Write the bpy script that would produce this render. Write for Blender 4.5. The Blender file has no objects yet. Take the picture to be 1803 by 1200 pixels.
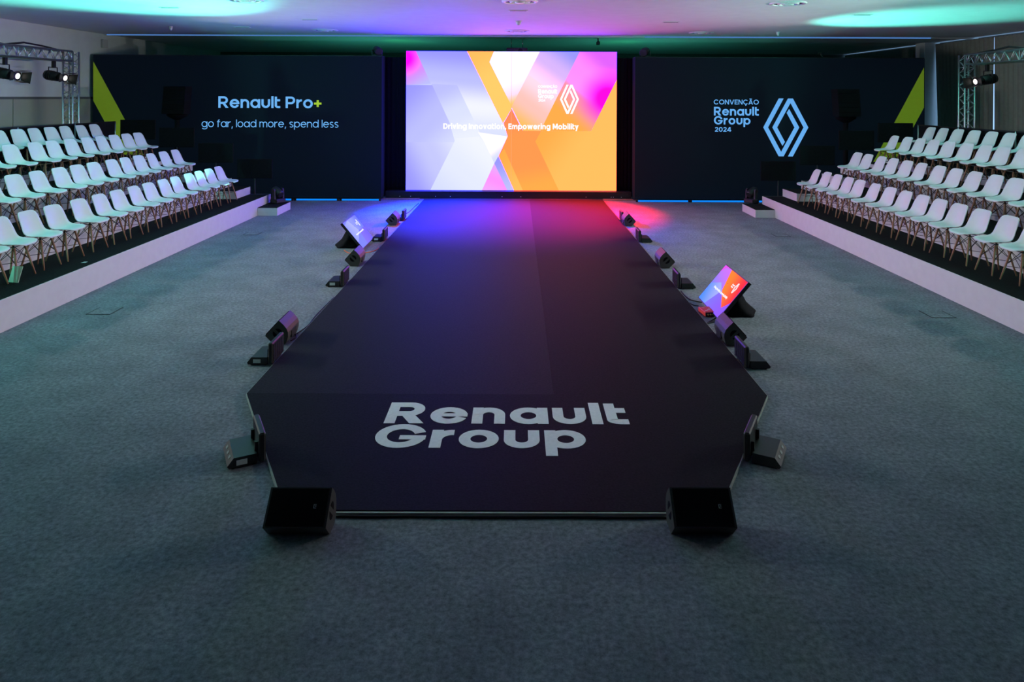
import bpy, math, random
from mathutils import Vector, Matrix
random.seed(7)
sc = bpy.context.scene
col = sc.collection
R = math.radians

# ------------------------------------------------------------------ camera
F, H, VX, VY, ROLL = 1240.0, 2.9, 910.0, 171.0, 0.0042
cam = bpy.data.cameras.new('camera'); cam_o = bpy.data.objects.new('camera', cam); col.objects.link(cam_o)
cam.sensor_width = 36.0; cam.lens = F / 1803 * 36
cam.shift_x = (901.5 - VX) / 1803; cam.shift_y = -(600 - VY) / 1803
cam.clip_end = 200
cam_o.location = (0, 0, H); cam_o.rotation_euler = (R(90), -ROLL, 0)
sc.camera = cam_o

# ------------------------------------------------------------------ world, exposure
w = bpy.data.worlds.new('world'); sc.world = w; w.use_nodes = True
w.node_tree.nodes['Background'].inputs[0].default_value = (0.3, 0.5, 0.6, 1)
w.node_tree.nodes['Background'].inputs[1].default_value = 0.012
sc.view_settings.view_transform = 'Standard'; sc.view_settings.look = 'None'
sc.view_settings.exposure = -0.1; sc.view_settings.gamma = 1.0
sc.view_settings.use_curve_mapping = False

TEAL = (0.13, 0.90, 0.72)
def spot_light(name, loc, target, power, color, size, blend, radius=0.06):
    l = bpy.data.lights.new(name, 'SPOT'); o = bpy.data.objects.new(name, l); col.objects.link(o)
    l.energy = power; l.color = color; l.spot_size = R(size); l.spot_blend = blend; l.shadow_soft_size = radius
    o.location = loc
    o.rotation_euler = (Vector(target) - Vector(loc)).to_track_quat('-Z', 'Y').to_euler()
    return o
# teal moving-head beams thrown onto the ceiling; ceiling bounce lights the hall
UPLIGHTS = [((-6.05, 17.55, 0.66), (-7.5, 12.2, 4.68), 3900, 62), ((6.10, 17.55, 0.66), (8.7, 15.6, 4.68), 2500, 50),
            ((-7.2, 3.9, 0.50), (-8.4, 10.4, 4.68), 4300, 80), ((7.2, 3.9, 0.50), (8.6, 10.4, 4.68), 4000, 80),  # unseen lamps added beside the camera to carry teal over the nearer ceiling
            ((-4.5, -2.2, 0.50), (-3.5, 1.0, 4.68), 25, 90), ((4.5, -2.2, 0.50), (3.5, 1.0, 4.68), 25, 90)]  # unseen lamps added behind the camera as a weak teal fill
for i, (p, t, e, s) in enumerate(UPLIGHTS):
    spot_light('teal_uplight_beam', p, t, e, TEAL, s, 0.8 if i < 2 else 0.95)
# two green beams from the fixtures standing behind the screen
for s in (-1, 1):
    spot_light('green_uplight_beam', (s * 3.9 - .15, 21.6, 1.6), (s * 3.9 - .15, 23.2, 4.68), 120, (0.08, .9, 0.62), 150, 1.0)
    spot_light('green_uplight_beam', (s * 3.7 - .15, 21.2, 3.2), (s * 3.5 - .15, 22.6, 4.68), 30, (0.05, 1, 0.2), 50, 1.0)
# blue and red washes from the two lamps on top of the side walls
spot_light('blue_wash_beam', (-3.66, 19.48, 4.15), (-1.45, 17.6, 0), 40000, (0.0, 0.030, 1.0), 66, 1.0, .05)
spot_light('red_wash_beam', (3.26, 19.48, 4.15), (1.2, 17.7, 0), 18000, (1.0, 0.0, 0.02), 66, 1.0, .05)
# white truss spots (the fixtures themselves are built further down)
TRUSS_X, TRUSS_Z = 11.05, 3.36
SPOT_Y = [16.8, 15.2, 13.4, 11.4, 9.4]
SPOT_Y_RIGHT = [16.55, 14.5, 12.7, 11.0, 9.3]
SPOT_POWER = 900
for sx in (-1, 1):
    for i, y in enumerate(SPOT_Y if sx < 0 else SPOT_Y_RIGHT):
        spot_light('truss_spot_beam', (sx * (TRUSS_X - 0.50), y - 0.055, TRUSS_Z - 0.088), (-sx * 9.0, y - 1.6, 1.5),
                   SPOT_POWER, (1.0, .96, 0.96), 66, 0.9, 0.07)

# ------------------------------------------------------------------ helpers
CA, SA = math.cos(ROLL), math.sin(ROLL)
def ray(px, py):
    dx, dy = (px - VX) / F, (VY - py) / F
    return Vector((CA * dx - SA * dy, 1.0, SA * dx + CA * dy))
def onz(px, py, z=0.0):
    d = ray(px, py); return Vector((0, 0, H)) + d * ((z - H) / d.z)
def ony(px, py, y):
    d = ray(px, py); return Vector((0, 0, H)) + d * y

def link_in(nt, a, b): nt.links.new(a, b)
MATS = {}
def mat(name, color, rough=0.6, noise=0.0, scale=40.0, metal=0.0, emit=None, estr=0.0, bump=0.0, spec=0.4, stretch=None, coat=0.0):
    if name in MATS: return MATS[name]
    m = bpy.data.materials.new(name); m.use_nodes = True; nt = m.node_tree
    b = nt.nodes['Principled BSDF']
    b.inputs['Base Color'].default_value = (*color, 1); b.inputs['Roughness'].default_value = rough
    b.inputs['Metallic'].default_value = metal; b.inputs['Specular IOR Level'].default_value = spec
    b.inputs['Coat Weight'].default_value = coat
    if emit:
        b.inputs['Emission Color'].default_value = (*emit, 1); b.inputs['Emission Strength'].default_value = estr
    if noise > 0 or bump > 0:
        tc = nt.nodes.new('ShaderNodeTexCoord'); n = nt.nodes.new('ShaderNodeTexNoise')
        mp = nt.nodes.new('ShaderNodeMapping'); link_in(nt, tc.outputs['Object'], mp.inputs[0]); link_in(nt, mp.outputs[0], n.inputs['Vector'])
        if stretch: mp.inputs['Scale'].default_value = stretch
        n.inputs['Scale'].default_value = scale; n.inputs['Detail'].default_value = 5
        if noise > 0:
            mr = nt.nodes.new('ShaderNodeMapRange'); mr.inputs[1].default_value = .3; mr.inputs[2].default_value = .7
            mr.inputs[3].default_value = 1 - noise; mr.inputs[4].default_value = 1 + noise
            link_in(nt, n.outputs['Fac'], mr.inputs[0])
            mx = nt.nodes.new('ShaderNodeVectorMath'); mx.operation = 'SCALE'
            mx.inputs[0].default_value = color; link_in(nt, mr.outputs[0], mx.inputs['Scale'])
            link_in(nt, mx.outputs[0], b.inputs['Base Color'])
        if bump > 0:
            bp = nt.nodes.new('ShaderNodeBump'); bp.inputs['Strength'].default_value = bump; bp.inputs['Distance'].default_value = .01
            link_in(nt, n.outputs['Fac'], bp.inputs['Height']); link_in(nt, bp.outputs[0], b.inputs['Normal'])
    MATS[name] = m; return m

def emis(name, color, strength=1.0):
    if name in MATS: return MATS[name]
    m = bpy.data.materials.new(name); m.use_nodes = True; nt = m.node_tree
    nt.nodes.remove(nt.nodes['Principled BSDF']); e = nt.nodes.new('ShaderNodeEmission')
    e.inputs[0].default_value = (*color, 1); e.inputs[1].default_value = strength
    nt.links.new(e.outputs[0], nt.nodes['Material Output'].inputs[0]); MATS[name] = m; return m

def s2l(c): return tuple(((v / 255) / 12.92 if v <= 10 else ((v / 255 + .055) / 1.055) ** 2.4) for v in c)

def grad_emis(name, A, B, cols, strength=1.0, hot=None):
    """emission running from colour to colour between two object-space points (picture shown on a screen)"""
    m = bpy.data.materials.new(name); m.use_nodes = True; nt = m.node_tree
    nt.nodes.remove(nt.nodes['Principled BSDF']); e = nt.nodes.new('ShaderNodeEmission'); e.inputs[1].default_value = strength
    A, B = Vector(A), Vector(B); d = (B - A) / (B - A).length_squared
    tc = nt.nodes.new('ShaderNodeTexCoord')
    sub = nt.nodes.new('ShaderNodeVectorMath'); sub.operation = 'SUBTRACT'; sub.inputs[1].default_value = A
    dot = nt.nodes.new('ShaderNodeVectorMath'); dot.operation = 'DOT_PRODUCT'; dot.inputs[1].default_value = d
    nt.links.new(tc.outputs['Object'], sub.inputs[0]); nt.links.new(sub.outputs[0], dot.inputs[0])
    prev = None; n = len(cols)
    for i in range(n - 1):
        mr = nt.nodes.new('ShaderNodeMapRange'); mr.clamp = True; mr.interpolation_type = 'SMOOTHSTEP'
        mr.inputs[1].default_value = i / (n - 1); mr.inputs[2].default_value = (i + 1) / (n - 1)
        nt.links.new(dot.outputs['Value'], mr.inputs[0])
        mx = nt.nodes.new('ShaderNodeMix'); mx.data_type = 'RGBA'; mx.clamp_result = False
        nt.links.new(mr.outputs[0], mx.inputs[0])
        if prev is None: mx.inputs[6].default_value = (*cols[0], 1)
        else: nt.links.new(prev, mx.inputs[6])
        mx.inputs[7].default_value = (*cols[i + 1], 1); prev = mx.outputs[2]
    if hot:
        C, rad, hc = hot
        ds = nt.nodes.new('ShaderNodeVectorMath'); ds.operation = 'DISTANCE'; ds.inputs[1].default_value = C
        nt.links.new(tc.outputs['Object'], ds.inputs[0])
        mr = nt.nodes.new('ShaderNodeMapRange'); mr.interpolation_type = 'SMOOTHSTEP'; mr.inputs[1].default_value = rad*.25; mr.inputs[2].default_value = rad
        mr.inputs[3].default_value = 1; mr.inputs[4].default_value = 0
        nt.links.new(ds.outputs['Value'], mr.inputs[0])
        mx = nt.nodes.new('ShaderNodeMix'); mx.data_type = 'RGBA'; mx.clamp_result = False; mx.inputs[7].default_value = (*hc, 1)
        nt.links.new(mr.outputs[0], mx.inputs[0]); nt.links.new(prev, mx.inputs[6]); prev = mx.outputs[2]
    nt.links.new(prev, e.inputs[0]); nt.links.new(e.outputs[0], nt.nodes['Material Output'].inputs[0])
    return m

class MB:
    def __init__(s): s.v = []; s.f = []; s.smooth = set()
    def add(s, vs, fs, smooth=False):
        k = len(s.v); s.v += [tuple(v) for v in vs]
        for f in fs:
            if smooth: s.smooth.add(len(s.f))
            s.f.append([i + k for i in f])
        return s
    def box(s, x0, x1, y0, y1, z0, z1):
        return s.add([(x0,y0,z0),(x1,y0,z0),(x1,y1,z0),(x0,y1,z0),(x0,y0,z1),(x1,y0,z1),(x1,y1,z1),(x0,y1,z1)],
                     [(3,2,1,0),(4,5,6,7),(0,1,5,4),(1,2,6,5),(2,3,7,6),(3,0,4,7)])
    def cbox(s, x0, x1, y0, y1, z0, z1, c):
        """box with chamfered vertical and horizontal edges"""
        def ring(z, d): return [(x0+d,y0+c,z),(x0+c,y0+d,z),(x1-c,y0+d,z),(x1-d,y0+c,z),(x1-d,y1-c,z),(x1-c,y1-d,z),(x0+c,y1-d,z),(x0+d,y1-c,z)]
        rings = [ring(z0, c*.8), ring(z0+c, 0), ring(z1-c, 0), ring(z1, c*.8)]
        return s.loft(rings, True, True)
    def loft(s, rings, cap0=True, cap1=True, smooth=False, closed=True):
        n = len(rings[0]); vs = [p for r in rings for p in r]; fs = []
        for i in range(len(rings) - 1):
            for j in range(n if closed else n - 1):
                k = (j + 1) % n; fs.append((i*n+j, i*n+k, (i+1)*n+k, (i+1)*n+j))
        k0 = len(s.v); s.add(vs, fs, smooth)
        if cap0: s.f.append([k0 + j for j in reversed(range(n))])
        if cap1: s.f.append([k0 + (len(rings)-1)*n + j for j in range(n)])
        return s
    def prism(s, poly, fn, a, b):
        """poly of 2D points, fn(u,v,t)->xyz extruded from t=a to t=b"""
        return s.loft([[fn(u, v, a) for u, v in poly], [fn(u, v, b) for u, v in poly]])
    def tube(s, pts, r, n=8, caps=True, smooth=True):
        pts = [Vector(p) for p in pts]; rs = r if isinstance(r, (list, tuple)) else [r] * len(pts)
        rings = []; up = None
        for i, p in enumerate(pts):
            t = (pts[min(i+1, len(pts)-1)] - pts[max(i-1, 0)]).normalized()
            if up is None: up = t.orthogonal().normalized()
            else:
                up = up - t * up.dot(t); up = up.normalized() if up.length > 1e-6 else t.orthogonal().normalized()
            sd = t.cross(up)
            rings.append([p + (up * math.cos(2*math.pi*k/n) + sd * math.sin(2*math.pi*k/n)) * rs[i] for k in range(n)])
        return s.loft(rings, caps, caps, smooth)
    def build(s, name, m, parent=None, loc=None):
        me = bpy.data.meshes.new(name); me.from_pydata(s.v, [], s.f); me.update()
        if s.smooth:
            for i in s.smooth: me.polygons[i].use_smooth = True
        if m is not None: me.materials.append(m)
        o = bpy.data.objects.new(name, me); col.objects.link(o)
        if parent: o.parent = parent
        if loc is not None: o.location = loc
        return o

def tag(o, label=None, cat=None, group=None, kind=None):
    if label: o['label'] = label
    if cat: o['category'] = cat
    if group: o['group'] = group
    if kind: o['kind'] = kind
    return o
def empty(name, loc, rz=0.0, label=None, cat=None, group=None):
    o = bpy.data.objects.new(name, None); col.objects.link(o); o.location = loc; o.rotation_euler = (0, 0, rz)
    o.empty_display_size = .1
    return tag(o, label, cat, group)
def copy_tree(o, parent=None):
    c = o.copy(); col.objects.link(c); c.parent = parent
    for ch in [x for x in bpy.data.objects if x.parent == o and x != c]: copy_tree(ch, c)
    return c

# ------------------------------------------------------------------ stroke lettering
def arc(cx, cy, rx, ry, a0, a1, n=20):
    return [(cx + rx*math.cos(R(a0+(a1-a0)*i/n)), cy + ry*math.sin(R(a0+(a1-a0)*i/n))) for i in range(n+1)]
def diag(x0, y0, x1, y1, w):
    hw = w * math.sqrt(1 + ((x1-x0)/(y1-y0))**2) / 2
    return ('p', [(x0-hw,y0),(x0+hw,y0),(x1+hw,y1),(x1-hw,y1)])
def glyph(c, w):
    h = w/2; X = .76; r = .39; RY = X/2
    S = lambda p: ('s', p)
    ring = lambda cx=r: S(arc(cx, RY, r-h, RY-h+.01, 0, 360, 32))
    if c == ' ': return .24, []
    if c == 'o': return 2*r, [ring()]
    if c == 'e': return 2*r, [S(arc(r, RY, r-h, RY-h+.01, 0, min(344, 318+(w-.1)*190), 30)), ('s', [(h*.8, RY+.02), (2*r-.004, RY+.02)], min(w, .15))]
    if c == 'n': return .69, [S([(h,0),(h,X)]), S(arc(.345, X-.345, .345-h, .345-h, 175, 0, 14) + [(.69-h, 0)])]
    if c == 'm': return 1.06, [S([(h,0),(h,X)]), S(arc(.29, X-.29, .29-h, .29-h, 175, 0, 12) + [(.58-h,0)]), S(arc(.77, X-.29, .29-h, .29-h, 175, 0, 12) + [(1.06-h,0)])]
    if c == 'a': return 2*r+.02, [ring(), S([(2*r+.02-h,0),(2*r+.02-h,X)])]
    if c == 'd': return 2*r+.02, [ring(), S([(2*r+.02-h,0),(2*r+.02-h,1.02)])]
    if c == 'b': return 2*r+.02, [ring(r+.02), S([(h,0),(h,1.02)])]
    if c == 'p': return 2*r+.02, [ring(r+.02), S([(h,-.30),(h,X)])]
    if c == 'g': return 2*r+.02, [ring(), S([(2*r+.02-h,X),(2*r+.02-h,-.04)] + arc(r+.01, -.04, r+.01-h, .26-h, 0, -150, 14))]
    if c == 'u': return .70, [S([(h,X)] + arc(.35, .345, .35-h, .345-h, 180, 360, 16) + [(.70-h, X)])]
    if c == 'l': return w, [S([(h,0),(h,1.02)])]
    if c == 'i': return w, [S([(h,0),(h,X)]), S([(h,.85),(h,.85+w)])]
    if c == 't': return .44, [S([(h,.99)] + arc(h+.2, .2, .2, .2-h, 180, 270, 8) + [(.44,h)]), S([(h,X-h),(.43,X-h)])]
    if c == 'r': return .45, [S([(h,0),(h,X)]), S(arc(.42, X-.42, .42-h, .42-h, 170, 86, 10))]
    if c == 'f': return .44, [S([(.1+h,0),(.1+h,.7)] + arc(.1+h+.2, .78, .2, .24-h, 180, 88, 8)), S([(0,X-h),(.42,X-h)])]
    if c == 's':
        t = arc(.28, X*.74, .24-h*.6, X*.26-h*.75, 35, 270, 14); b = arc(.28, X*.26, .25-h*.6, X*.26-h*.75, 90, -145, 14)
        return .56, [S(t[:-1] + [(.28, X/2)] + b[1:])]
    if c == ',': return .2, [diag(.06, -.2, .13, w, w*.9)]
    if c == 'v': return .68, [diag(.34, 0, h*1.1, X, w), diag(.34, 0, .68-h*1.1, X, w)]
    if c == 'y': return .68, [diag(.34, 0, h*1.1, X, w), diag(.20, -.30, .68-h*1.1, X, w)]
    if c == 'w': return 1.06, [diag(.29,0,h*1.1,X,w), diag(.29,0,.53,X,w), diag(.77,0,.53,X,w), diag(.77,0,1.06-h*1.1,X,w)]
    if c in 'RP':
        st = [S([(h,0),(h,1)]), S([(h,1-h),(.44,1-h)] + arc(.44, .67, .33-h, .33-h, 90, -90, 14) + [(h,.34+h)])]
        if c == 'R': st.append(('p', [(.28,.44),(.28+w*1.25,.44),(.82,0),(.82-w*1.3,0)]))
        return (.82 if c == 'R' else .77), st
    if c == 'D': return .86, [S([(h,0),(h,1)]), S([(h,1-h),(.38,1-h)] + arc(.38, .5, .48-h, .5-h, 90, -90, 18) + [(h,h)])]
    if c == 'G': return 1.0, [S(arc(.5, .5, .5-h, .51-h, 34-(w-.1)*130, 357, 32)), ('s', [(.48,.5-w*.32),(1.0-.004,.5-w*.32)], w*.78)]
    if c == 'C' or c == 'Ç':
        st = [S(arc(.5, .5, .5-h, .51-h, 42, 318, 28))]
        if c == 'Ç': st.append(S([(.52,.02),(.58,-.12),(.42,-.2)]))
        return .92, st
    if c == 'O': return 1.02, [S(arc(.51, .5, .51-h, .51-h, 0, 360, 32))]
    if c == '0': return .76, [S(arc(.38, .5, .38-h, .51-h, 0, 360, 28))]
    if c == 'E': return .62, [S([(h,0),(h,1)]), S([(h,h),(.62,h)]), S([(h,.5),(.56,.5)]), S([(h,1-h),(.62,1-h)])]
    if c == 'I': return w, [S([(h,0),(h,1)])]
    if c == 'N': return .80, [S([(h,0),(h,1)]), S([(.80-h,0),(.80-h,1)]), diag(.80-h*1.1,0,h*1.1,1,w)]
    if c == 'V': return .88, [diag(.44,0,h*1.1,1,w), diag(.44,0,.88-h*1.1,1,w)]
    if c in 'AÃ':
        st = [diag(h*1.1,0,.44,1,w), diag(.88-h*1.1,0,.44,1,w), S([(.2,.27),(.68,.27)])]
        if c == 'Ã': st.append(S([(.2,1.1),(.32,1.18),(.52,1.1),(.66,1.18)]))
        return .88, st
    if c == 'M': return .96, [S([(h,0),(h,1)]), S([(.96-h,0),(.96-h,1)]), diag(.48,.2,h*1.2,1,w), diag(.48,.2,.96-h*1.2,1,w)]
    if c == '2': return .70, [S(arc(.35, .68, .33-h, .32-h, 165, -38, 16) + [(.12,h*1.2)]), S([(.02,h),(.68,h)])]
    if c == '4': return .80, [S([(.56,0),(.56,1)]), diag(.1,.28,.5,1,w), S([(0,.24),(.80,.24)])]
    if c == '+': return .60, [S([(0,.40),(.60,.40)]), S([(.30,.10),(.30,.70)])]
    raise KeyError(c)
def strip(pts, w):
    q = [Vector(p) for p in pts]; pts = [q[0]]; L, Rr = [], []
    for p in q[1:]:
        if (p - pts[-1]).length > 1e-4: pts.append(p)
    closed = (pts[0] - pts[-1]).length < 1e-5
    n = len(pts)
    for i in range(n):
        a = pts[i-1] if i else (pts[-2] if closed else None); b = pts[i+1] if i < n-1 else (pts[1] if closed else None)
        d0 = (pts[i]-a).normalized() if a is not None else None; d1 = (b-pts[i]).normalized() if b is not None else None
        if d0 is None: d0 = d1
        if d1 is None: d1 = d0
        m = d0 + d1; m = m.normalized() if m.length > 1e-6 else d0
        nn = Vector((-m.y, m.x)); k = 1 / max(.5, abs(nn.dot(Vector((-d0.y, d0.x)))))
        L.append(pts[i] + nn*(w/2*k)); Rr.append(pts[i] - nn*(w/2*k))
    return L, Rr
def letters(text, x0, x1, fn, m, parent, weight=.2, gap=.11, thick=.004, colors=None, height=1.0):
    """fn(u,v,t)->xyz with u along the line in metres from x0, v up in metres, t out of the surface"""
    adv = 0; items = []
    for c in text:
        a, st = glyph(c, weight); items.append((c, adv, st)); adv += a + gap
    k = (x1 - x0) / (adv - gap)
    for i, (c, ax, st) in enumerate(items):
        if not st: continue
        mb = MB(); e = 0
        for typ, p, *ww in st:
            e += 1; t1 = thick + e*.00012
            if typ == 's':
                L, Rr = strip(p, ww[0] if ww else weight)
                vs = []; fs = []
                for a, b in zip(L, Rr):
                    for q, t in ((a, t1), (b, t1), (b, 0), (a, 0)):
                        vs.append(fn(x0 + (q[0]+ax)*k, q[1]*height, t))
                nn = len(L)
                for j in range(nn-1):
                    o, o2 = j*4, j*4+4
                    fs += [(o, o+1, o2+1, o2), (o+1, o+2, o2+2, o2+1), (o+3, o, o2, o2+3)]
                fs += [(0,3,2,1), tuple((nn-1)*4+q for q in (0,1,2,3))]
                mb.add(vs, fs)
            else:
                mb.prism(p, lambda u, v, t: fn(x0 + (u+ax)*k, v*height, t), 0, t1)
        mm = colors[c] if colors and c in colors else m
        mb.build('letter', mm, parent)

# ------------------------------------------------------------------ materials
def carpet_mat(name, base, dark, scale):
    m = bpy.data.materials.new(name); m.use_nodes = True; nt = m.node_tree; b = nt.nodes['Principled BSDF']
    b.inputs['Roughness'].default_value = .95; b.inputs['Specular IOR Level'].default_value = .08
    tc = nt.nodes.new('ShaderNodeTexCoord')
    n1 = nt.nodes.new('ShaderNodeTexNoise'); n1.inputs['Scale'].default_value = scale; n1.inputs['Detail'].default_value = 6; n1.inputs['Roughness'].default_value = .75
    n2 = nt.nodes.new('ShaderNodeTexNoise'); n2.inputs['Scale'].default_value = 2.2; n2.inputs['Detail'].default_value = 4
    mp = nt.nodes.new('ShaderNodeMapping'); mp.inputs['Scale'].default_value = (1, 1.0, 1)
    nt.links.new(tc.outputs['Object'], mp.inputs[0]); nt.links.new(mp.outputs[0], n1.inputs['Vector']); nt.links.new(tc.outputs['Object'], n2.inputs['Vector'])
    mr = nt.nodes.new('ShaderNodeMapRange'); mr.inputs[1].default_value = .34; mr.inputs[2].default_value = .66
    nt.links.new(n1.outputs['Fac'], mr.inputs[0])
    mx = nt.nodes.new('ShaderNodeMix'); mx.data_type = 'RGBA'; mx.inputs[6].default_value = (*dark, 1); mx.inputs[7].default_value = (*base, 1)
    nt.links.new(mr.outputs[0], mx.inputs[0])
    mr2 = nt.nodes.new('ShaderNodeMapRange'); mr2.inputs[1].default_value = .3; mr2.inputs[2].default_value = .7; mr2.inputs[3].default_value = .86; mr2.inputs[4].default_value = 1.12
    nt.links.new(n2.outputs['Fac'], mr2.inputs[0])
    sc_ = nt.nodes.new('ShaderNodeVectorMath'); sc_.operation = 'SCALE'
    nt.links.new(mx.outputs[2], sc_.inputs[0]); nt.links.new(mr2.outputs[0], sc_.inputs['Scale']); nt.links.new(sc_.outputs[0], b.inputs['Base Color'])
    bp = nt.nodes.new('ShaderNodeBump'); bp.inputs['Strength'].default_value = .35; bp.inputs['Distance'].default_value = .01
    nt.links.new(n1.outputs['Fac'], bp.inputs['Height']); nt.links.new(bp.outputs[0], b.inputs['Normal'])
    return m
M_floor = carpet_mat('grey_carpet', (.285, .298, .325), (.115, .124, .140), 26)
M_ceil = mat('ceiling_paint', (.72, .74, .74), .75, .03, 3)
M_wallL = mat('wall_plaster', (.56, .64, .60), .8, .04, 3)
M_wallD = mat('dark_back_wall', (.10, .12, .12), .85, .05, 3)
M_run = mat('black_stage_carpet', (.026, .0240, .0275), .62, .25, 60, bump=.10, spec=.028)
M_run2 = mat('black_stage_carpet_nap', (.0195, .0180, .0205), .62, .25, 60, bump=.10, spec=.022)
M_edge = mat('stage_edge_board', (.42, .42, .38), .6, .1, 20)
M_print = mat('white_floor_print', (.80, .83, .79), .8, .05, 30)
M_led_frame = mat('black_satin_plastic', (.012, .012, .014), .5, .1, 30)
M_wallpanel = mat('navy_led_wall', (.010, .011, .016), .85, .12, 90, emit=(.05, .16, .36), estr=.014, spec=.1)
M_black = mat('black_plastic', (.014, .014, .015), .45, .15, 50)
M_blackmat = mat('black_cloth', (.008, .008, .010), .95, .2, 25, bump=.3, spec=.1)
M_spk = mat('black_speaker_paint', (.050, .047, .044), .5, .15, 120, bump=.1)
M_grille = mat('black_foam_grille', (.006, .006, .007), .9, .2, 150, spec=.1)
M_white = mat('white_fascia', (.62, .60, .59), .65, .03, 8)
M_deck = mat('black_deck_carpet', (.014, .015, .014), .95, .25, 40, bump=.25, spec=.05)
M_shell = mat('white_shell_plastic', (.68, .69, .68), .42, .02, 6)
M_wood = mat('beech_wood', (.36, .19, .11), .5, .2, 30, stretch=(4, 4, .5))
M_wire = mat('black_wire', (.015, .015, .015), .4, .1, 40)
M_alu = mat('aluminium_tube', (.62, .66, .66), .32, .06, 30, metal=1.0)
M_cable = mat('black_rubber', (.01, .01, .012), .6, .1, 30)
M_orange = mat('orange_cable', (.75, .12, .02), .5, .1, 30)
M_sticker = mat('white_sticker', (.7, .72, .7), .5, .05, 30)
M_curtain = mat('grey_green_curtain', (.20, .22, .19), .85, .08, 12)
M_text_blue = emis('wall_text_light_blue', s2l((112, 184, 250)), 1.0)
M_text_cool = emis('wall_text_sky_blue', s2l((106, 178, 246)), 1.0)
M_text_green = emis('wall_text_lime', s2l((165, 205, 60)), 1.0)
M_white_led = emis('screen_white', (1.6, 1.5, 1.8), 1.0)

# ------------------------------------------------------------------ the hall
CH = 4.68; XL, XR = -12.0, 13.4; YB, YF = 28.5, -5.0
def struct(o): o['kind'] = 'structure'; return o
struct(MB().box(XL-.2, XR+.2, YF-.2, YB+.2, -.2, 0).build('floor', M_floor))
struct(MB().box(XL-.2, XR+.2, YF-.2, YB+.2, CH, CH+.2).build('ceiling', M_ceil))
struct(MB().box(XL-.2, XL, YF, YB, 0, CH).build('wall_left', M_wallL))
struct(MB().box(XL, XR, YB, YB+.2, 0, CH).build('wall_back', M_wallD))
struct(MB().box(XL, XR, YF-.2, YF, 0, CH).build('wall_front', M_wallD))
wr = struct(MB().box(XR, XR+.2, YF, YB, 0, .5).box(XR, XR+.2, YF, YB, CH-.018, CH).box(XR, XR+.2, YF, 6, .5, CH-.018).build('wall_right', M_wallD))
M_day = emis('daylight_window', (.36, .62, 1.0), 1.3)
win = struct(MB().box(XR+.16, XR+.18, 6, YB, .5, CH-.02).build('window_1', M_day))
for k in range(12):
    y = 6 + k*1.95
    MB().box(XR+.06, XR+.15, y, y+.07, .5, CH-.12).build('window_mullion', M_alu, win)
# column by the right wall
struct(MB().cbox(12.9, XR, 22.3, 22.8, 0, CH, .012).build('trim_1', mat('column_paint', (.58, .63, .64), .7, .04, 4)))
# ceiling lip with its thin blue light slot
struct(MB().box(XL, XR, 20.45, 20.6, CH-.03, CH).build('trim_2', M_ceil))
slot = emis('blue_light_slot', s2l((88, 140, 214)), .75)
tag(MB().box(-11.9, -3.9, 20.42, 20.45, CH-.036, CH-.002).build('ceiling_light_slot', slot),
    'thin blue light slot in the ceiling above the left dark wall', 'light slot')
tag(MB().box(3.7, 12.0, 20.42, 20.45, CH-.036, CH-.002).build('ceiling_light_slot', slot),
    'thin blue light slot in the ceiling above the right dark wall', 'light slot')
# glazed lower band on the left wall
for k in range(9):
    y0 = 4.0 + k*1.82
    g = empty('wall_glass_panel', (XL, y0, 0), 0, f'pale glossy glass panel on the left wall, number {9-k} counted from the screen wall', 'glass panel', 'glass panels on the left wall')
    MB().box(.0, .03, .01, 1.80, .1, 2.80).build('pane', mat('pale_glass_panel', (.36, .40, .33), .12, .03, 2, spec=.6), g)
    MB().box(.0, .04, .0, 1.82, 2.80, 2.86).build('frame', M_wallD, g)
tag(MB().cbox(XL, XL+.07, 20.3, 20.56, 4.28, 4.52, .01).build('wall_box', mat('wall_box_grey', (.45, .48, .46), .6, .04, 6)), 'small grey box high on the left wall near the screen wall', 'wall box')
# curtains on the right wall, hung with gaps that let slivers of daylight in
def curtain(y0, y1, ytop0, ytop1, label):
    n = max(6, int((y1-y0)/.055)); rows = []
    for zi, (z, a, b) in enumerate(((.06, y0, y1), (2.3, (y0*.75+ytop0*.25), (y1*.75+ytop1*.25)), (CH-.056, ytop0, ytop1))):
        rows.append([(XR-.14 + .028*math.sin(i*1.9+.4*math.sin(i*.7)), a+(b-a)*i/n, z) for i in range(n+1)])
    back = [[(x+.012, y, z) for x, y, z in r] for r in rows]
    mb = MB(); mb.loft(rows, False, False, True, closed=False); mb.loft([list(reversed(r)) for r in back], False, False, True, closed=False)
    root = empty('curtain', (0, 0, 0), 0, label, 'curtain', 'curtains on the right wall')
    mb.build('curtain_cloth', M_curtain, root)
    MB().tube([(XR-.13, ytop0, CH-.05), (XR-.13, ytop1, CH-.05)], .012, 6).build('curtain_rail', M_wallD, root)
curtain(22.80, 28.45, 22.80, 28.45, 'grey pleated curtain behind the column, deepest on the right wall')
curtain(19.635, 22.12, 19.594, 22.295, 'grey pleated curtain just in front of the column on right wall')
curtain(14.6, 19.575, 14.6, 19.588, 'grey pleated curtain behind the right lighting truss tower')
curtain(9.5, 14.58, 9.5, 14.58, 'grey pleated curtain behind the right stand\'s nearer chairs')
curtain(5.6, 9.48, 5.6, 9.48, 'grey pleated curtain nearest the camera on the right wall')

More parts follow.
